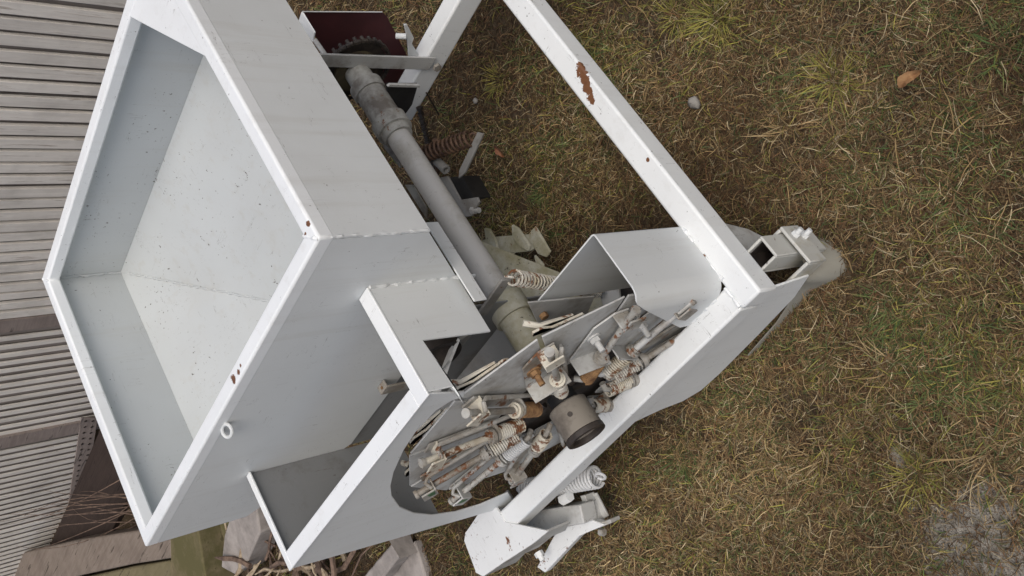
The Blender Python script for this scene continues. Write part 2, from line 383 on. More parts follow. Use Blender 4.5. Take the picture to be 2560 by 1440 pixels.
# small ring lug on the side panel
lp = on(565, 1062, x=XA)
g = Geo(); g.tube([lp+Vector((-.008-.009*math.cos(a), .004+.013*math.sin(a), -.003*math.cos(a))) for a in [math.radians(b) for b in range(0, 361, 20)]], .0029, 8)
sub(g, 'lug', 'paint', wall_side)

# ---- lower picking bin
XB = 0.42; YB0, YB1, ZB = 0.836, 1.338, 0.762
fl = 0.026
cut = [on(1160, 992, x=XB), on(1128, 1003, x=XB), on(1090, 1027, x=XB), on(1040, 1080, x=XB), on(1010, 1125, x=XB), on(985, 1180, x=XB), on(977, 1215, x=XB), on(980, 1240, x=XB), on(1000, 1268, x=XB), on(1035, 1283, x=XB), on(1080, 1288, x=XB), on(1140, 1280, x=XB), on(1200, 1262, x=XB), on(1270, 1232, x=XB)]
outer = [on(1290, 1262, x=XB), on(1225, 1279, x=XB), Vector((XB, YB1, ZB)), Vector((XB, YB0, ZB)), on(1162, 980, x=XB)]
bin_front = part(Geo().prism(cut+outer, (.003, 0, 0)), 'bin_front_panel', 'binpaint', 0.0012)
g = Geo()
g.box(XB-.002, XA-.0005, YB0-.001, YB0+fl, ZB+.0005, ZB+.0045)
g.box(XB-.002, XB+fl, YB0+fl, YB1-.012, ZB+.0005, ZB+.0045)
g.box(XB-.002, XA-.0005, YB1-.012, YB1+.002, ZB+.0005, ZB+.0045)
bin_rim = part(g, 'bin_rim', 'rim', 0.0012)
side = trace([(1143, 690), (1227, 828), (1057, 850), (1150, 988)], y=YB0)
bs = [Vector((XA-.002, YB0, ZB)), side[0], side[1], side[2], side[3], Vector((XB+.0035, YB0, side[3].z)), Vector((XB+.0035, YB0, ZB))]
bin_side = part(Geo().prism(bs, (0, .003, 0)), 'bin_side_panel', 'paint', 0.0008)
weld((XA, YB0+.001, ZB), (XA, YB0+.001, side[0].z), .0032, bin_side, 'paint', amp=.7)
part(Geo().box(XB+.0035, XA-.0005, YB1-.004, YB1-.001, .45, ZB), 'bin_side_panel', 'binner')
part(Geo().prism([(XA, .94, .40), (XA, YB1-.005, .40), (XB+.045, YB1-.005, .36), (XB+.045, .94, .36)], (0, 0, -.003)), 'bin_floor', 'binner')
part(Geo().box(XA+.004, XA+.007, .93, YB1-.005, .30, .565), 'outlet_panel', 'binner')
# hasp with a square end lying on the side panel
g = Geo(); hp = on(962, 972, x=XA-.012)
g.box(XA-.016, XA-.001, hp.y-.012, hp.y+.012, hp.z-.0, hp.z+.004)
g.box(XA-.016, XA-.012, hp.y-.012, hp.y+.012, hp.z-.10, hp.z)
lt = part(g, 'gate_slide', 'arm', 0.001)
sub(Geo().tube([(XA-.009, hp.y, hp.z+.0035), (XA-.009, hp.y, hp.z+.0052)], .003, 8), 'bolt_hole', 'orange', lt)
# bent levers seen inside the bin
g = Geo(); pth = [on(1100, 985, x=.50), on(1128, 905, x=.515), on(1150, 850, x=.53), on(1185, 830, x=.55)]
for a, b in zip(pth, pth[1:]): g.prism([a, b, b+Vector((0, .03, .0)), a+Vector((0, .03, .0))], (.004, 0, .002))
part(g, 'agitator_lever', 'plate')
g = Geo(); c = on(1090, 900, x=.53); g.pipe(c, c+Vector((.05, 0, 0)), .045, .036); part(g, 'agitator_ring', 'dark')

# chute under the hopper
ct, cb = on(1085, 590, y=.815).z, on(1118, 590, y=.815).z
part(Geo().box(on(1200, 750, y=.815).x, on(1075, 555, y=.815).x, .815, .818, cb, ct), 'chute_panel', 'paint', .0008)

# ---- base frame
FT, FH, FB = 0.25, 0.055, 0.045
fx0, fy0 = .364, .638
barx = part(Geo().box(fx0, 1.262, fy0, fy0+FB, FT-FH, FT), 'frame_bar', 'frame', 0.005, seg=3)
bary = part(Geo().box(fx0+.0005, fx0+FB, fy0+FB+.0005, 1.428, FT-FH+.0005, FT-.0004), 'frame_bar', 'frame', 0.005, seg=3)
crossy1 = on(1000, 335, z=.25).y
barc = part(Geo().box(1.216, 1.258, fy0+FB+.0005, crossy1, FT-FH-.004, FT-.0006), 'frame_bar', 'frame', 0.005, seg=3)
weld((fx0+.004, fy0+FB, FT), (fx0+FB, fy0+FB, FT), .003, bary, 'frame')

# ---- corner shield: sheet bent round the frame corner
g = Geo(); zt, z0 = .471, .2505
ys_, xs_ = fy0+FB-.006, fx0+FB-.004
plan = [(.545, .745), (.541, ys_+.010), (.537, ys_+.002), (.532, ys_)]
plan = [(.5370, ys_+.16), (.5370, ys_+.006), (.5352, ys_+.0018), (.531, ys_)] 
plan += [(xs_+.030, ys_)]
for a in range(0, 91, 15): plan.append((xs_+.030-.030*math.sin(math.radians(a)), ys_+.030-.030*math.cos(math.radians(a))))
plan += [(xs_, ys_+.10)]
def sheet(g, plan, z0f, z1f, t=.0025):
    n = len(plan); inn = []
    for i, (x, y) in enumerate(plan):
        a = Vector(plan[max(0, i-1)]); b = Vector(plan[min(n-1, i+1)]); d = (b-a).normalized(); inn.append((x+d.y*t, y-d.x*t))
    v = []
    for P in (plan, inn):
        for i, (x, y) in enumerate(P): v += [(x, y, z0f(i)), (x, y, z1f(i))]
    f = []; o = 2*n
    for i in range(n-1):
        a = 2*i; f += [(a, a+1, a+3, a+2), (o+a, o+a+2, o+a+3, o+a+1), (a+1, o+a+1, o+a+3, a+3), (a, a+2, o+a+2, o+a)]
    f += [(0, o, o+1, 1), (2*n-2, 2*n-1, o+2*n-1, o+2*n-2)]
    g.add(v, f)
ret_end = on(1725, 832, x=xs_); ret_top = on(1622, 792, x=xs_)
def ztop(i):
    y = plan[i][1]; x = plan[i][0]
    if x < xs_+.02: return zt-(zt-.262)*max(0, (y-ys_-.012))/.095
    return zt
def zbot(i):
    x, y = plan[i]
    if x > .534 and y > ys_+.01: return .225
    return z0
sheet(g, plan, zbot, ztop)
shield = part(g, 'corner_shield', 'paint', smooth=50)
for a, b in ((.42, .452), (.500, .532)): weld((a, ys_+.001, FT+.0008), (b, ys_+.001, FT+.0008), .004, shield, 'frame')
weld((xs_+.001, ys_+.03, FT+.0008), (xs_+.001, ys_+.092, FT+.0008), .003, shield, 'frame')

# ---- drive shaft
SY, SZ = .957, .40
def ax(x): return Vector((x, SY if x > .46 else .966, SZ))
shaft = part(Geo().tube([ax(.54), ax(1.05)], .0235, 28), 'drive_shaft', 'shaft')
sub(Geo().tube([ax(1.03), ax(1.045), ax(1.046), ax(1.075), ax(1.076), ax(1.15)], [.029, .031, .036, .036, .030, .030], 28), 'bearing_collar', 'dirty', shaft)
sub(Geo().tube([ax(1.15), ax(1.175), ax(1.18), ax(1.222)], [.034, .034, .026, .026], 28), 'bearing_housing', 'dirty', shaft)
sub(Geo().tube([ax(.585), ax(.625), ax(.63), ax(.64)], [.036, .036, .032, .027], 28), 'bearing_collar', 'mossy', shaft)
sub(Geo().tube([ax(.47), ax(.585)], .030, 28), 'sleeve', 'mossy', shaft)
hub = part(Geo().pipe(ax(.353), ax(.408), .0345, .025, 36), 'wheel_hub', 'hub', 0.003, seg=3)
sub(Geo().pipe(ax(.344), ax(.355), .0355, .026, 36), 'hub_lip', 'dark', hub, .002)
sub(Geo().tube([ax(.385), ax(.43)], .0245, 24), 'hub_bore', 'black', hub)
sub(Geo().tube([Vector((.383, .966+.0345*math.cos(2.2)*.9, .40+.0345*math.sin(2.2)*.9)), Vector((.383, .966+.0355*math.cos(2.2), .40+.0355*math.sin(2.2)))], .0045, 10), 'grub_screw', 'dark', hub)

# ---- finger picking wheel: plates, arms
DX = 0.430; WY = 0.971
NA = 12
def polar(r, th, x): return Vector((x, (WY if x < .6 else SY)+r*math.cos(math.radians(th)), SZ+r*math.sin(math.radians(th))))
for k in range(NA):
    c = 121+30*k; hw = 14.4
    g = Geo(); r0, r1 = .125, .284
    pts = [polar(r0, c-hw+2, DX), polar(r1, c-hw, DX), polar(r1, c+hw-.3, DX), polar(r0, c+hw-2, DX)]
    g.prism(pts, (.003, 0, 0)); o = part(g, 'wheel_plate', 'plate', 0.0006)
part(Geo().tube([ax(.440), ax(.452)], [.155, .155], 40), 'spider_disc', 'dark')
g = Geo()
for k in range(6):
    a = polar(.03, 15+60*k, .436); b = polar(.16, 15+60*k, .436); g.tube([a, b], .008, 8)
part(g, 'spider_spokes', 'dark')

A = {}                                                  # local axes: x radial, y tangential, z towards the open side
g = Geo(); g.prism([(.150, -.016, .0035), (.262, -.016, .0035), (.262, .012, .0035), (.235, .040, .0035), (.150, .046, .0035)], (0, 0, .003))
g.box(.147, .150, -.018, .046, .0035, .034); A['bracket'] = g
g = Geo(); g.box(.150, .270, -.013, .013, .0035, .0065); g.prism([(.147, -.014, .0035), (.147, .014, .0035), (.147, .014, .026), (.147, .007, .035), (.147, -.007, .035), (.147, -.014, .026)], (.003, 0, 0)); A['small'] = g
g = Geo(); g.tube([(.085, .012, .012), (.090, .004, .020), (.102, 0, .0235), (.286, 0, .0235)], .0054, 12); A['rod'] = g
g = Geo(); g.tube([(.286, 0, .0235), (.292, 0, .0235)], .0075, 12); A['rod_end'] = g
g = Geo(); g.tube([(.154, 0, .0235), (.162, 0, .0235)], .0125, 20); g.tube([(.162, 0, .0235), (.166, 0, .0235)], .009, 16); A['collar'] = g
g = Geo(); g.coil((.096, 0, .0235), (.146, 0, .0235), .0108, .0019, 12); A['spring'] = g
g = Geo(); g.box(.256, .259, -.015, .015, .004, .037); g.box(.259, .283, -.015, .015, .034, .037); A['clamp_tab'] = g
g = Geo(); g.tube([(.262, -.012, .030), (.267, -.020, .020), (.258, -.022, .014), (.170, -.021, .012), (.120, -.020, .010), (.112, -.012, .010)], .0036, 8); A['hairpin'] = g
g = Geo(); g.tube([(.205, .026, .0065), (.205, .026, .009)], .012, 16); g.hexbolt((.205, .026, .009), (0, 0, 1), .0085, .007, .016, .005); A['bolt'] = g
g = Geo(); g.prism([(.262, -.030, -.012), (.287, -.010, -.012), (.290, .004, -.012), (.282, .006, -.012), (.252, -.075, -.012), (.242, -.078, -.012)], (0, 0, -.004))
A['finger'] = g
A['tip'] = Geo().tube([(.250, -.060, -.018), (.276, -.01, -.022), (.284, .008, -.036)], .005, 8)
default = dict(bracket='plate', rod='arm', rod_end='arm', collar='arm', spring='springpaint', clamp_tab='arm', hairpin='arm', bolt='plate', small='arm', finger='armrust', tip='armrust')
order = [136, 106, 79, 51, 18, -14, 166, -164, -134, -104, -74, -44]
special = {136: dict(bolt='orange', clamp_tab='armrust', collar='armrust', bracket='arm'), 106: dict(clamp_tab='armrust', spring='orange', collar='armrust', hairpin='arm'),
           79: dict(clamp_tab='armrust', rod='armrust'), 18: dict(spring='springclean', clamp_tab='plate'), -14: dict(spring='armrust'), 166: dict(spring='orange'), -164: dict(rod='plate')}
protos = {}
for th in order:
    sp = special.get(th, {})
    c_, s_ = math.cos(math.radians(th)), math.sin(math.radians(th))
    rs_ = .97
    mw = Matrix(((0, 0, -1, DX), (c_, s_, 0, WY), (s_, -c_, 0, SZ), (0, 0, 0, 1))) @ Matrix.Diagonal((rs_, 1, 1, 1))
    root = None
    big = th in (136, 166, -164)
    for nm in (['bracket', 'bolt'] if big else ['small'])+['rod', 'rod_end', 'collar', 'spring', 'clamp_tab', 'hairpin']+([] if th in (166, -164) else ['finger', 'tip']):
        mat = M[sp.get(nm, default[nm])]
        oname = {'bracket': 'picker_arm', 'small': 'picker_arm', 'tip': 'finger_tip'}.get(nm, nm)
        if nm not in protos:
            o = A[nm].build(oname, mat, None, 0.0008 if nm in ('bracket', 'clamp_tab', 'finger') else 0); protos[nm] = o
        else:
            o = protos[nm].copy(); col.objects.link(o)
        o.material_slots[0].link = 'OBJECT'; o.material_slots[0].material = mat
        if nm in ('bracket', 'small'):
            root = o; o.parent = pl; o.matrix_parent_inverse = Matrix.Identity(4)
            o.matrix_basis = Matrix.Translation(-pl.location) @ mw
        else:
            o.parent = root; o.matrix_parent_inverse = Matrix.Identity(4); o.matrix_basis = Matrix.Identity(4)
    if th in (51, 18):
        o = Geo().prism([(.260, -.014, .0371), (.274, -.012, .0371), (.271, .002, .0371), (.261, .006, .0371)], (0, 0, .0004)).build('green_paint_chip', M['green']); o.parent = root

# ---- plates and furrow opener behind the wheel
part(Geo().prism(trace([(1320, 757), (1487, 742), (1420, 900), (1380, 880)], x=.52), (.003, 0, 0)), 'scraper_plate', 'plate', 0.0008)
b = on(1357, 785, x=.518); part(Geo().hexbolt(b, (-1, 0, 0), .007, .008), 'bolt', 'orange')
g = Geo(); g.prism([on(1195, 600, z=.16), on(1325, 672, z=.10), on(1560, 745, z=.10), on(1480, 860, z=.12), on(1300, 860, z=.20), on(1215, 700, z=.20)], (0, 0, -.006))
part(g, 'furrow_opener_body', 'mossy')
part(Geo().prism(trace([(1560, 640), (1590, 700), (1625, 760), (1560, 790), (1520, 760)], z=.12), (0, 0, -.004)), 'opener_wing', 'dark')
part(Geo().prism(trace([(1505, 705), (1545, 700), (1550, 745), (1510, 770), (1500, 740)], z=.17), (0, 0, -.004)), 'spring_anchor', 'plate')
# lever and closing spring
la, lb = on(1205, 790, x=.585), on(1268, 700, x=.585)
dl = (lb-la).normalized(); wv = Vector((0, dl.z, -dl.y))*.011
lever = part(Geo().prism([la-wv, lb-wv, lb+wv, la+wv], (.005, 0, 0)), 'spring_lever', 'grey', 0.001)
sub(Geo().coil(lb+Vector((0, -.005, -.008)), on(1495, 728, z=.19), .0125, .0019, 30, seg=12, n=5, hook=.008), 'tension_spring', 'springpaint', lever)

# ---- lugged ground wheel
g = Geo()
zc = .09
g.prism([on(1190, 605, z=zc), on(1235, 592, z=zc), on(1330, 585, z=zc), on(1345, 615, z=zc), on(1325, 628, z=zc), on(1240, 636, z=zc), on(1195, 640, z=zc)], (0, 0, -.006))
lw = part(g, 'lug_wheel_rim', 'mossy')
for P in ([(1215, 568), (1228, 572), (1243, 600), (1250, 628), (1236, 634), (1220, 600)], [(1284, 560), (1300, 570), (1328, 612), (1326, 624), (1305, 616), (1286, 590)], [(1332, 574), (1342, 566), (1360, 595), (1379, 628), (1372, 640), (1350, 632), (1332, 600)],
          [(1245, 642), (1292, 630), (1265, 655)], [(1340, 636), (1362, 660), (1362, 674), (1345, 655)]):
    sub(Geo().prism(trace(P, z=zc+.004), (0, .004, .004)), 'wheel_lug', 'mossy', lw, 0.001)

# ---- sprocket, chain and cover at the far end
cv = part(Geo().prism(trace([(760, 30), (955, 31), (968, 42), (1018, 140), (1023, 215), (960, 240), (840, 200)], x=1.300), (.003, 0, 0)), 'sprocket_cover', 'red')
e0, e1 = on(757, 28, x=1.297), on(789, 78, x=1.270)
g = Geo(); g.prism([on(757, 28, x=1.299), on(789, 80, x=1.262), on(785, 102, x=1.262), on(750, 50, x=1.299)], (0, .003, .002)); sub(g, 'cover_flange', 'rim', cv)
g = Geo(); a, b = on(787, 100, x=1.262), on(822, 150, x=1.215); g.tube([a, b], .005, 8); sub(g, 'cover_stay', 'plate', cv)
a = on(756, 29, x=1.297); b = on(955, 30, x=1.297); g = Geo(); g.tube([a, b], .0012, 6); sub(g, 'cover_edge', 'paint', cv)
spk = part(Geo().tube([ax(1.224), ax(1.232)], .068, 40), 'sprocket', 'dark')
sub(Geo().tube([ax(1.2155), ax(1.2242)], .048, 28), 'sprocket_boss', 'bossdirt', spk)
for k in range(30):
    a = 12*k; p = polar(.074, a, 1.228)
    g = Geo(); t = Vector((0, -math.sin(math.radians(a)), math.cos(math.radians(a))))
    g.tube([p-t*.007-Vector((.006, 0, 0)), p+t*.007-Vector((.006, 0, 0))], .0045, 6); g.tube([p-Vector((.010, 0, 0)), p+Vector((.006, 0, 0))], .004, 6)
    sub(g, 'chain_link', 'dark', spk)
# hanging chain run
g = Geo(); a, b = on(1040, 250, x=1.262), on(1092, 440, x=1.10)
a, b = on(1048, 268, z=.20), on(1090, 440, z=.10)
d = (b-a); n = 26
for i in range(n):
    p = a+d*(i/n); q = a+d*((i+.8)/n); g.tube([p, q], .0055 if i % 2 else .0075, 6)
part(g, 'drive_chain', 'dark')
st = part(Geo().prism([(1.209, on(1108, 147, x=1.21).y, .232), (1.209, on(820, 152, x=1.21).y, .70), (1.209, on(838, 182, x=1.21).y+.001, .70), (1.209, on(1112, 178, x=1.21).y, .232)], (.005, 0, 0)), 'hopper_stay', 'plate', 0.0008)
p = on(1091, 166, x=1.207); sub(Geo().hexbolt(p, (-1, 0, 0), .009, .007), 'bolt', 'arm', st)
# bent tab and pin beside the cross bar
g = Geo(); P = trace([(1010, 62), (1018, 62), (1035, 95), (1030, 110), (1052, 145), (1022, 145), (1020, 115), (1016, 85)], x=1.24); g.prism(P, (.004, 0, 0)); tb = part(g, 'guard_tab', 'paint', 0.0008)
sub(Geo().tube([on(990, 90, x=1.25), on(1016, 91, x=1.238)], .006, 10), 'pin', 'paint', tb)
part(Geo().prism(trace([(968, 212), (1045, 212), (1030, 262), (1003, 300), (985, 290), (970, 240)], x=1.13), (.006, 0, 0)), 'bearing_bracket', 'black')
part(Geo().prism(trace([(966, 212), (972, 207), (1046, 209), (1046, 214)], x=1.13), (-.006, 0, 0)), 'bracket_edge', 'plate')
part(Geo().tube([on(1066, 232, z=.20), on(1096, 285, z=.10)], .002, 6), 'wire_rod', 'dark')

# ---- shutter bracket, lever and rusty spring beyond the shaft
zz = .26
a, b = on(1040, 392, z=zz), on(1176, 346, z=zz-.03)
sp = part(Geo().coil(a, b, .0160, .0028, 13, hook=.009), 'return_spring', 'rustspring')
g = Geo(); g.prism(trace([(1193, 330), (1208, 334), (1162, 432), (1146, 446), (1148, 425)], z=.23), (0, 0, -.005)); lv = part(g, 'return_lever', 'grey', 0.0008)
g = Geo(); g.prism(trace([(1095, 445), (1118, 440), (1150, 500), (1192, 493), (1197, 505), (1178, 540), (1150, 545), (1120, 500)], z=.22), (0, 0, -.006)); br = part(g, 'pivot_bracket', 'grey', 0.001)
sub(Geo().prism(trace([(1122, 444), (1155, 440), (1185, 494), (1152, 502)], z=.20), (0, 0, -.05)), 'bracket_channel', 'black', br)
c = on(1115, 425, z=.235); sub(Geo().pipe(c, c+Vector((.035, .01, -.004)), .010, .006, 16), 'pivot_eye', 'grey', br)
p = on(1180, 525, z=.215); sub(Geo().hexbolt(p, (-.6, -.6, 0), .009, .010, .012, .006), 'bolt', 'plate', br)
part(Geo().tube([on(1088, 350, z=.24), on(1092, 432, z=.20)], .007, 8), 'pull_rod', 'rustspring')
part(Geo().prism(trace([(938, 300), (1000, 400), (1000, 420), (960, 370)], z=.34), (0, 0, -.004)), 'rear_link', 'dirty')
part(Geo().prism(trace([(1012, 462), (1032, 462), (1065, 520), (1065, 545)], z=.34), (0, 0, -.004)), 'rear_link', 'dirty')

# ---- furrow opener: side plate, nose shoe, standard in its clamp
sp_ = [Vector((fx0+.006, y, z)) for y, z in ((.645, FT-FH+.003), (.628, .10), (.69, .062), (.80, .040), (.93, .020), (.985, .022), (1.012, .055), (1.020, .12), (1.045, FT-FH+.003))]
part(Geo().prism(sp_, (.004, 0, 0)), 'opener_side_plate', 'frame', 0.001)
part(Geo().prism(trace([(1740, 555), (1815, 558), (1870, 572), (1925, 600), (1935, 640), (1850, 660), (1800, 640)], y=.668), (0, .004, 0)), 'opener_side_plate', 'plate', 0.001)
nose = [on(1875, 892, z=0), on(1950, 815, z=0), on(2030, 728, z=0), on(2078, 708, z=0), on(2110, 690, z=0), on(2122, 660, z=0), on(2108, 625, z=0), on(2070, 597, z=0), on(2010, 580, z=0)]
g = Geo(); n = len(nose); hh = [.012, .016, .028, .055, .078, .085, .085, .080, .07]
v = []
for i, p in enumerate(nose):
    inward = Vector((.430-p.x, .70-p.y, 0)); inward = inward.normalized()
    v += [Vector((p.x, p.y, -.015)), Vector((p.x, p.y, hh[i]))+inward*hh[i]*.35, Vector((p.x, p.y, hh[i]))+inward*(hh[i]*.35+.004), Vector((p.x, p.y, -.015))+inward*.004]
f = []
for i in range(n-1):
    for j in range(4):
        j2 = (j+1) % 4; f.append((4*i+j, 4*i+4+j, 4*i+4+j2, 4*i+j2))
f += [(0, 1, 2, 3), tuple(4*(n-1)+j for j in (3, 2, 1, 0))]
part(g.add(v, f), 'opener_shoe', 'shoe', smooth=60)
tx0, tx1, ty0, ty1 = .402, .444, .604, .648
g = Geo(); zt2 = .197; t = .005
for b in ((tx0, tx1, ty0, ty0+t), (tx0, tx1, ty1-t, ty1), (tx0, tx0+t, ty0+t, ty1-t), (tx1-t, tx1, ty0+t, ty1-t)): g.box(*b, .03, zt2)
std = part(g, 'opener_standard', 'stained', 0.0015)
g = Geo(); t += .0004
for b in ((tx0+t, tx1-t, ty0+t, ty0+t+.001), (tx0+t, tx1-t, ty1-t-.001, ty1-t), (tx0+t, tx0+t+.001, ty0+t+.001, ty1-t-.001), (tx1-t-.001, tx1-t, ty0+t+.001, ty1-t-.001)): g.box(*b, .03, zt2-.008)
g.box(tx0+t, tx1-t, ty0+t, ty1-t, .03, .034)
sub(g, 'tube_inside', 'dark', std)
g = Geo(); ux0, ux1, uy0, uz0, uz1 = .374, .451, .593, .084, .140
g.box(ux0, ux1, uy0, uy0+.006, uz0, uz1); g.box(ux0, ux0+.006, uy0+.0062, .66, uz0, uz1); g.box(ux1-.006, ux1, uy0+.0062, .66, uz0, uz1)
cl = part(g, 'clamp_bracket', 'stained', 0.002)
for x_, z_ in ((.430, .121), (.426, .096)): sub(Geo().hexbolt((x_, uy0, z_), (0, -1, 0), .0075, .007, .009, .0045), 'bolt', 'paint', cl)

# ---- hitch bracket at the other end of the frame
hp_ = [on(1213, 1258, z=.252), on(1235, 1260, z=.252), on(1262, 1305, z=.252), on(1372, 1328, z=.252), on(1330, 1362, z=.252), on(1262, 1405, z=.252), on(1208, 1442, z=.252), on(1190, 1432, z=.252), on(1160, 1352, z=.252), on(1163, 1332, z=.252), on(1175, 1315, z=.252)]
hb = part(Geo().prism(hp_, (0, 0, -.006)), 'hitch_plate', 'chipped', 0.001)
g = Geo(); e = hp_[3:8]
for a, b in zip(e, e[1:]): g.prism([a, b, b+Vector((0, 0, -.10)), a+Vector((0, 0, -.06))], (.004, 0, -.0001))
sub(g, 'hitch_skirt', 'plate', hb)
sub(Geo().hexbolt(on(1345, 1380, z=.16), (-1, 0, 0), .010, .010, .01, .006), 'bolt', 'chipped', hb)
g = Geo(); g.prism(trace([(1350, 1275), (1450, 1262), (1460, 1310), (1330, 1330), (1300, 1320)], z=.15), (0, 0, -.045)); part(g, 'hitch_arm', 'plate', 0.003)
g = Geo(); g.prism(trace([(1342, 1418), (1362, 1432), (1448, 1340), (1512, 1312), (1480, 1300), (1445, 1310), (1395, 1320)], z=.12), (0, 0, -.020)); lk = part(g, 'lower_link', 'chipped', 0.002)
g = Geo(); g.prism(trace([(1450, 1240), (1462, 1238), (1490, 1310), (1525, 1298), (1528, 1308), (1485, 1325)], z=.115), (0, 0, -.03)); g.prism(trace([(1462, 1240), (1490, 1232), (1520, 1290), (1490, 1308)], z=.09), (0, 0, -.005)); sub(g, 'link_fork', 'plate', lk, 0.001)
sub(Geo().hexbolt(on(1500, 1330, z=.10), (-.5, -.8, 0), .008, .012), 'bolt', 'arm', lk)
sub(Geo().tube([on(1405, 1250, z=.14), on(1425, 1240, z=.14)], .012, 6), 'link_pin', 'rim', lk)
part(Geo().coil(on(1312, 1225, z=.13), on(1492, 1192, z=.13), .0215, .0032, 24, hook=.010), 'hitch_spring', 'springclean')
part(Geo().prism(trace([(1228, 1262), (1268, 1225), (1290, 1260), (1258, 1308)], z=.09), (0, 0, -.004)), 'hitch_web', 'grey')

# ================================================================== FENCE behind
FX = 2.10
fe = empty('slat_fence', (FX, 3.0, 0)); tag(fe, 'weathered grey fence of narrow upright slats standing behind the planter', 'fence')
def wood(name, a, b, dark, axis='z', moss=None, scale=1.0):
    s = Nt(name); sc = {'z': (30, 30, 2.2), 'x': (2.2, 30, 30), 'y': (30, 2.2, 30)}[axis]
    v = s.stretch(tuple(q*scale for q in sc)); n1 = s.noise(1.6, 6, 0.7, v, 0.4); n2 = s.noise(8, 4)
    c = s.mix(s.step(n1, 0.3, 0.7), a, b); c = s.mix(s.step(n1, 0.58, 0.66), c, dark)
    c = s.mix(s.math('MULTIPLY', s.step(n2, 0.45, 0.7), 0.35), c, tuple(x*0.5 for x in a))
    if moss: c = s.mix(s.step(s.noise(5, 5, 0.7), 0.42, 0.6), c, moss)
    oi = s.n('ShaderNodeObjectInfo'); c = s.mix(s.math('MULTIPLY', oi.outputs['Random'], 0.20), c, tuple(x*0.45 for x in a))
    s.bump(n1, 0.5, 0.004); return s.out(c, 0.9, spec=0.2)
M['slat'] = wood('weathered_slat', (0.64, 0.60, 0.545), (0.82, 0.785, 0.72), (0.45, 0.40, 0.35))
M['backing'] = wood('backing_board', (0.23, 0.205, 0.19), (0.31, 0.28, 0.26), (0.12, 0.10, 0.09))
M['darkwood'] = wood('dark_brown_board', (0.030, 0.021, 0.018), (0.055, 0.040, 0.034), (0.012, 0.009, 0.008), 'y')  # near-black brown for the low board along the fence foot
M['rail'] = wood('fence_rail', (0.22, 0.18, 0.16), (0.33, 0.28, 0.25), (0.06, 0.05, 0.045), 'y')
M['beam'] = wood('old_beam', (0.17, 0.135, 0.11), (0.28, 0.235, 0.195), (0.05, 0.037, 0.028), 'y', scale=1.0)
M['beamgreen'] = wood('green_tinged_beam', (0.15, 0.13, 0.07), (0.23, 0.195, 0.12), (0.05, 0.04, 0.025), 'y')
M['mossboard'] = wood('mossy_board', (0.15, 0.12, 0.075), (0.21, 0.175, 0.10), (0.05, 0.04, 0.025), 'x', moss=(0.10, 0.09, 0.04))
M['yellowboard'] = wood('yellow_moss_board', (0.15, 0.135, 0.035), (0.22, 0.20, 0.04), (0.07, 0.06, 0.02), 'z', moss=(0.17, 0.16, 0.025))
def fpart(g, name, mat, bevel=0, **k): o = g.build(name, M[mat], None, bevel, **k); attach(o, fe); return o
pitch = .052; y = 1.15; i = 0
ysplit = [on(100, 790, x=FX).y, on(100, 1075, x=FX).y, on(100, 1370, x=FX).y]
bt = [on(206-.14*(q-1045), q, x=FX) for q in range(900, 1460, 20)]; btab = ([p.y for p in bt], [p.z for p in bt])
while y < 5.6:
    near = y < ysplit[0]
    zb_ = 0.03 if y < ysplit[1] else float(np.interp(y, btab[0], btab[1]))+0.006*random.random()
    top = 1.9+random.random()*.02
    wd = .037+random.gauss(0, .0015) if near else .024+random.gauss(0, .001); lean = random.gauss(0, .0025)
    dep = .011+random.random()*.004 if near else .008
    if not (ysplit[0] < y < ysplit[0]+.03 or ysplit[1]-.03 < y < ysplit[1]+.05):
        g = Geo(); o = Vector((0, 0, 0))
        x0 = FX-dep; g.add([(x0, y, zb_), (FX, y, zb_), (FX, y+wd, zb_), (x0, y+wd, zb_), (x0, y+lean, top), (FX, y+lean, top), (FX, y+wd+lean, top), (x0, y+wd+lean, top)],
                           [(0,3,2,1),(4,5,6,7),(0,1,5,4),(1,2,6,5),(2,3,7,6),(3,0,4,7)])
        fpart(g, 'slat', 'slat', .002)
    y += pitch*(1+random.gauss(0, .02)); i += 1
y = 1.1
while y < 5.6:
    fpart(Geo().box(FX+.004+random.random()*.003, FX+.022, y, y+.118, .0, 1.88), 'backing_board', 'backing', .001); y += .121
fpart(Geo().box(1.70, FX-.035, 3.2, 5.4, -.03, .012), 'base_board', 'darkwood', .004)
fpart(Geo().box(FX-.018, FX+.002, ysplit[0]-.02, ysplit[0]+.055, .0, 1.9), 'fence_batten', 'rail', .003)
fpart(Geo().box(FX-.020, FX+.002, ysplit[1]-.03, ysplit[1]+.06, .0, 1.9), 'fence_batten', 'rail', .003)
ya_, yb_ = on(225, 1000, x=FX).y, on(180, 1360, x=FX).y
g = Geo(); P0, P1 = on(203, 1045, x=FX-.03), on(165, 1300, x=FX-.03); Q0, Q1 = on(245, 1045, x=FX-.03), on(205, 1300, x=FX-.03)
g.prism([P0, P1, Q1, Q0], (.006, 0, 0)); rl = fpart(g, 'bottom_rail', 'rail', .002)
g = Geo()
for r_ in range(2):
    for k in range(20):
        p = P0.lerp(P1, (k+.5)/20)*(.72-.42*r_)+Q0.lerp(Q1, (k+.5)/20)*(.28+.42*r_)
        g.tube([p+Vector((-.003, 0, 0)), p+Vector((.002, 0, 0))], .006, 6)
nl = g.build('nail_heads', M['dark']); attach(nl, fe); nl['kind'] = 'stuff'

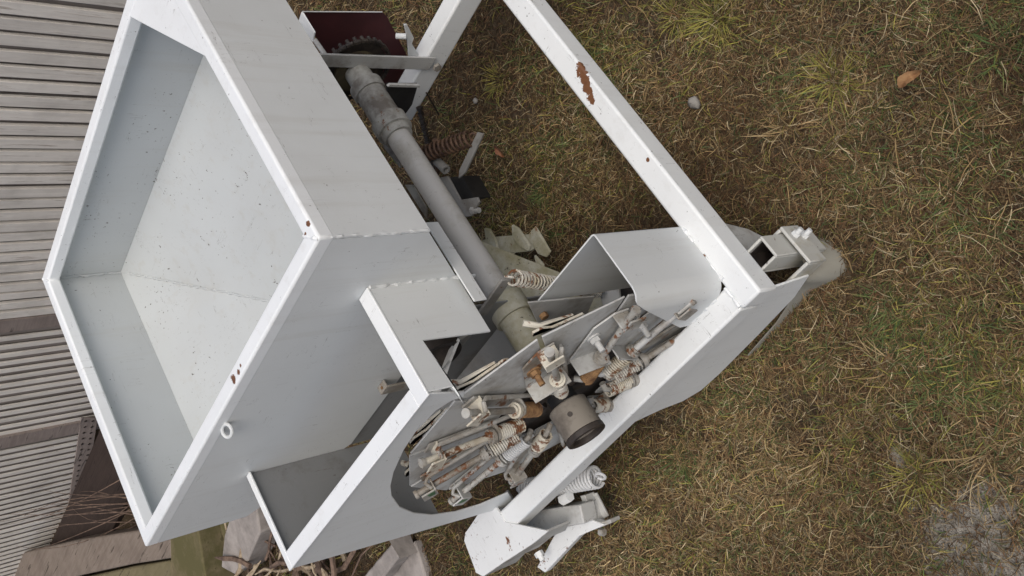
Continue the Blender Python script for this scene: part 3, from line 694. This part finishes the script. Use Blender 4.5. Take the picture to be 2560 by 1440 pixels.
# ---- old timbers, slab and twigs at the foot of the fence
def thing(g, name, mat, label, cat, bevel=.004, group=None, **k):
    o = g.build(name, M[mat] if isinstance(mat, str) else mat, None, bevel, **k); return tag(o, label, cat, group)
def timber(p0, p1, width, height, z0=0.0, jit=.004):
    p0, p1 = Vector(p0), Vector(p1); d = (p1-p0); t = Vector((-d.y, d.x, 0)).normalized(); n = 10; v = []; f = []
    for i in range(n+1):
        c = p0+d*(i/n); 
        for sx, hz in ((-1, 0), (1, 0), (1, 1), (-1, 1)):
            q = c+t*sx*width/2; v.append((q.x+random.gauss(0, jit), q.y+random.gauss(0, jit), c.z+z0+hz*height+random.gauss(0, jit)))
    for i in range(n):
        for j in range(4):
            j2 = (j+1) % 4; f.append((4*i+j, 4*i+4+j, 4*i+4+j2, 4*i+j2))
    f += [(3, 2, 1, 0), tuple(4*n+j for j in range(4))]
    f = [tuple(reversed(q)) for q in f]
    return Geo().add(v, f)
thing(Geo().prism(trace([(-60, 1408), (80, 1376), (192, 1350), (344, 1326), (425, 1312), (428, 1396), (330, 1411), (205, 1438), (60, 1480), (-60, 1512)], z=.12), (0, 0, -.13)), 'weathered_timber', 'beam', 'grey weathered timber lying beside the end of the slat fence', 'timber', .008)
thing(Geo().prism(trace([(428, 1401), (330, 1417), (205, 1445), (60, 1487), (-60, 1519), (-60, 1640), (300, 1560), (432, 1500)], z=.10), (0, 0, -.11)), 'weathered_timber', 'beamgreen', 'brown green timber split away from the grey timber', 'timber', .008)
thing(Geo().prism(trace([(424, 1318), (488, 1300), (500, 1360), (515, 1460), (520, 1520), (430, 1520)], z=.135), (0, 0, -.11)), 'mossy_post', 'mossboard', 'short mossy olive post across the ends of the two weathered timbers', 'post', .006)
for q, P in enumerate(([(492, 1300), (575, 1280), (572, 1330), (566, 1364), (508, 1369)], [(509, 1373), (566, 1369), (560, 1397), (513, 1402)], [(514, 1406), (558, 1401), (552, 1470), (524, 1480)])):
    thing(Geo().prism(trace(P, z=.05-.008*q), (0, 0, -.06)), 'mossy_plank', 'yellowboard' if q == 1 else 'mossboard', ['olive brown plank end between the post and the pale flat stone', 'yellow green plank end between two olive plank ends', 'dark olive plank end beyond the yellow green one'][q], 'plank', .004)
M['slab'] = plain('grey_slab', (0.20, 0.18, 0.165), (0.33, 0.30, 0.275), 16, 0.9, bump=0.5, bd=.004)
M['bark'] = plain('dry_twig_bark', (0.06, 0.038, 0.028), (0.19, 0.13, 0.095), 40, 0.9)
M['straws'] = plain('pale_dry_stalk', (0.22, 0.16, 0.10), (0.42, 0.35, 0.25), 60, 0.9)
thing(Geo().prism(trace([(575, 1290), (640, 1270), (650, 1330), (610, 1420), (585, 1436), (552, 1418), (560, 1340)], z=.10), (0, 0, -.09)), 'flat_stone', 'slab', 'pale flat stone lying beside dry twigs behind the bin', 'stone', .006)
thing(Geo().prism(trace([(1035, 1352), (1062, 1440), (1075, 1500), (930, 1500), (950, 1440)], z=.015), (0, 0, -.03)), 'paving_stone', 'slab', 'flat rough paving stone set in the grass behind the bin', 'paving stone', .006)
thing(timber(on(1028, 1358, z=.02), on(925, 1480, z=.02), .045, .05, 0, .002), 'edging_stone', 'slab', 'narrow edging stone lying on the paving stone', 'kerb', .006)
# twig heap
tw = empty('twig_heap', on(700, 1400, z=0)); tag(tw, 'heap of dry brown twigs and bark lying behind the bin', 'twigs')
for k in range(70):
    px, py = 640+random.random()*250, 1280+random.random()*230
    p = on(px, py, z=0); p.z = .01+random.random()*.10; a = random.random()*6.283; L = .06+random.random()*.22
    pts = [p]; 
    for q in range(4): a += random.gauss(0, .35); pts.append(pts[-1]+Vector((math.cos(a), math.sin(a), random.gauss(0, .25)))*L/4)
    o = Geo().tube(pts, [.007*random.random()+.003]*4+[.002], 6).build('twig', M['bark'] if k % 3 else M['straws'])
    attach(o, tw)
# dry brush leaning at the fence foot
bsh = empty('dry_brush', on(330, 1290, z=0)); tag(bsh, 'spray of thin dry stems growing up in front of the slat fence', 'dry plant')
r0 = on(350, 1255, z=.0)
tips = [(0, 1290), (110, 1225), (0, 1305), (95, 1302), (40, 1365), (85, 1375), (115, 1262), (60, 1290), (180, 1270), (200, 1230), (150, 1310), (240, 1350), (20, 1285), (130, 1240), (90, 1330), (60, 1310)]
for k, (px, py) in enumerate(tips):
    e = on(px, py, x=FX-.12-.25*random.random()); b = r0+Vector((random.gauss(0, .05), random.gauss(0, .05), 0)); b.z = 0
    mid = b.lerp(e, .5)+Vector((random.gauss(0, .05), random.gauss(0, .05), .04))
    pts = [b.lerp(mid, t).lerp(mid.lerp(e, t), t) for t in [j/7 for j in range(8)]]
    attach(Geo().tube(pts, [.0028-.0003*j for j in range(8)], 5).build('stem', M['bark']), bsh)

# ---- fallen leaves and pebbles on the lawn
M['leaf'] = plain('dry_leaf', (0.20, 0.10, 0.042), (0.33, 0.19, 0.085), 90, 0.8)
M['leafred'] = plain('reddish_dry_leaf', (0.20, 0.075, 0.035), (0.28, 0.12, 0.05), 50, 0.7)
def leaf(px, py, L, W, ang, mat, label):
    c = on(px, py, z=.022); v = []; f = []; n = 8
    for i in range(n+1):
        t = i/n; ww = W*math.sin(math.pi*min(1, t*.97+.02))**.8/2; zz = .006*math.sin(t*5)+.004*t
        for sx in (-1, 0, 1): v.append((L*(t-.5)+random.gauss(0, .0008), sx*ww*random.uniform(.72, 1.12)+.003*math.sin(t*4), zz+(.007*(1+sx*.5) if sx else 0)))
    for i in range(n):
        for j in range(2): f.append((3*i+j, 3*i+3+j, 3*i+4+j, 3*i+1+j))
    vv = [v_ for v_ in v]; m = len(vv); v = vv+[(a, b, c_-.0006) for a, b, c_ in vv]; f2 = [tuple(reversed([q+m for q in x])) for x in f]
    o = Geo().add(v, f+f2).build('fallen_leaf', M[mat]); o.location = c; o.rotation_euler = (random.gauss(0, .2), random.gauss(0, .2), ang)
    tag(o, label, 'leaf')
def dirang(p, q):
    a, b = on(*p, z=0), on(*q, z=0); return math.atan2(b.y-a.y, b.x-a.x)
leaf(2279, 197, .040, .018, dirang((2262, 215), (2300, 180)), 'leaf', 'curled tan fallen leaf lying on the open grass')
leaf(1250, 380, .034, .018, dirang((1238, 368), (1262, 392)), 'leafred', 'small reddish brown fallen leaf between the shaft and the frame bar')
M['pebble'] = plain('pebble_stone', (0.15, 0.14, 0.125), (0.24, 0.225, 0.20), 40, 0.9)
def pebble(px, py, r, label):
    c = on(px, py, z=.012); g = Geo(); n, m = 10, 7; v = []; f = []
    for j in range(m+1):
        for i in range(n):
            th, ph = 2*math.pi*i/n, math.pi*j/m; d = Vector((math.sin(ph)*math.cos(th), math.sin(ph)*math.sin(th)*.8, math.cos(ph)*.7)); d *= r*(1+.35*mnoise.noise(d*1.8+c*20)); v.append(d)
    for j in range(m):
        for i in range(n): f.append((j*n+i, (j+1)*n+i, (j+1)*n+(i+1) % n, j*n+(i+1) % n))
    o = g.add(v, f).build('pebble', M['pebble'], smooth=60); o.location = c; tag(o, label, 'stone', 'pebbles on the lawn')
pebble(1735, 258, .014, 'grey pebble lying on bare soil outside the long frame bar')
pebble(1189, 252, .008, 'small pale pebble in the grass inside the frame')
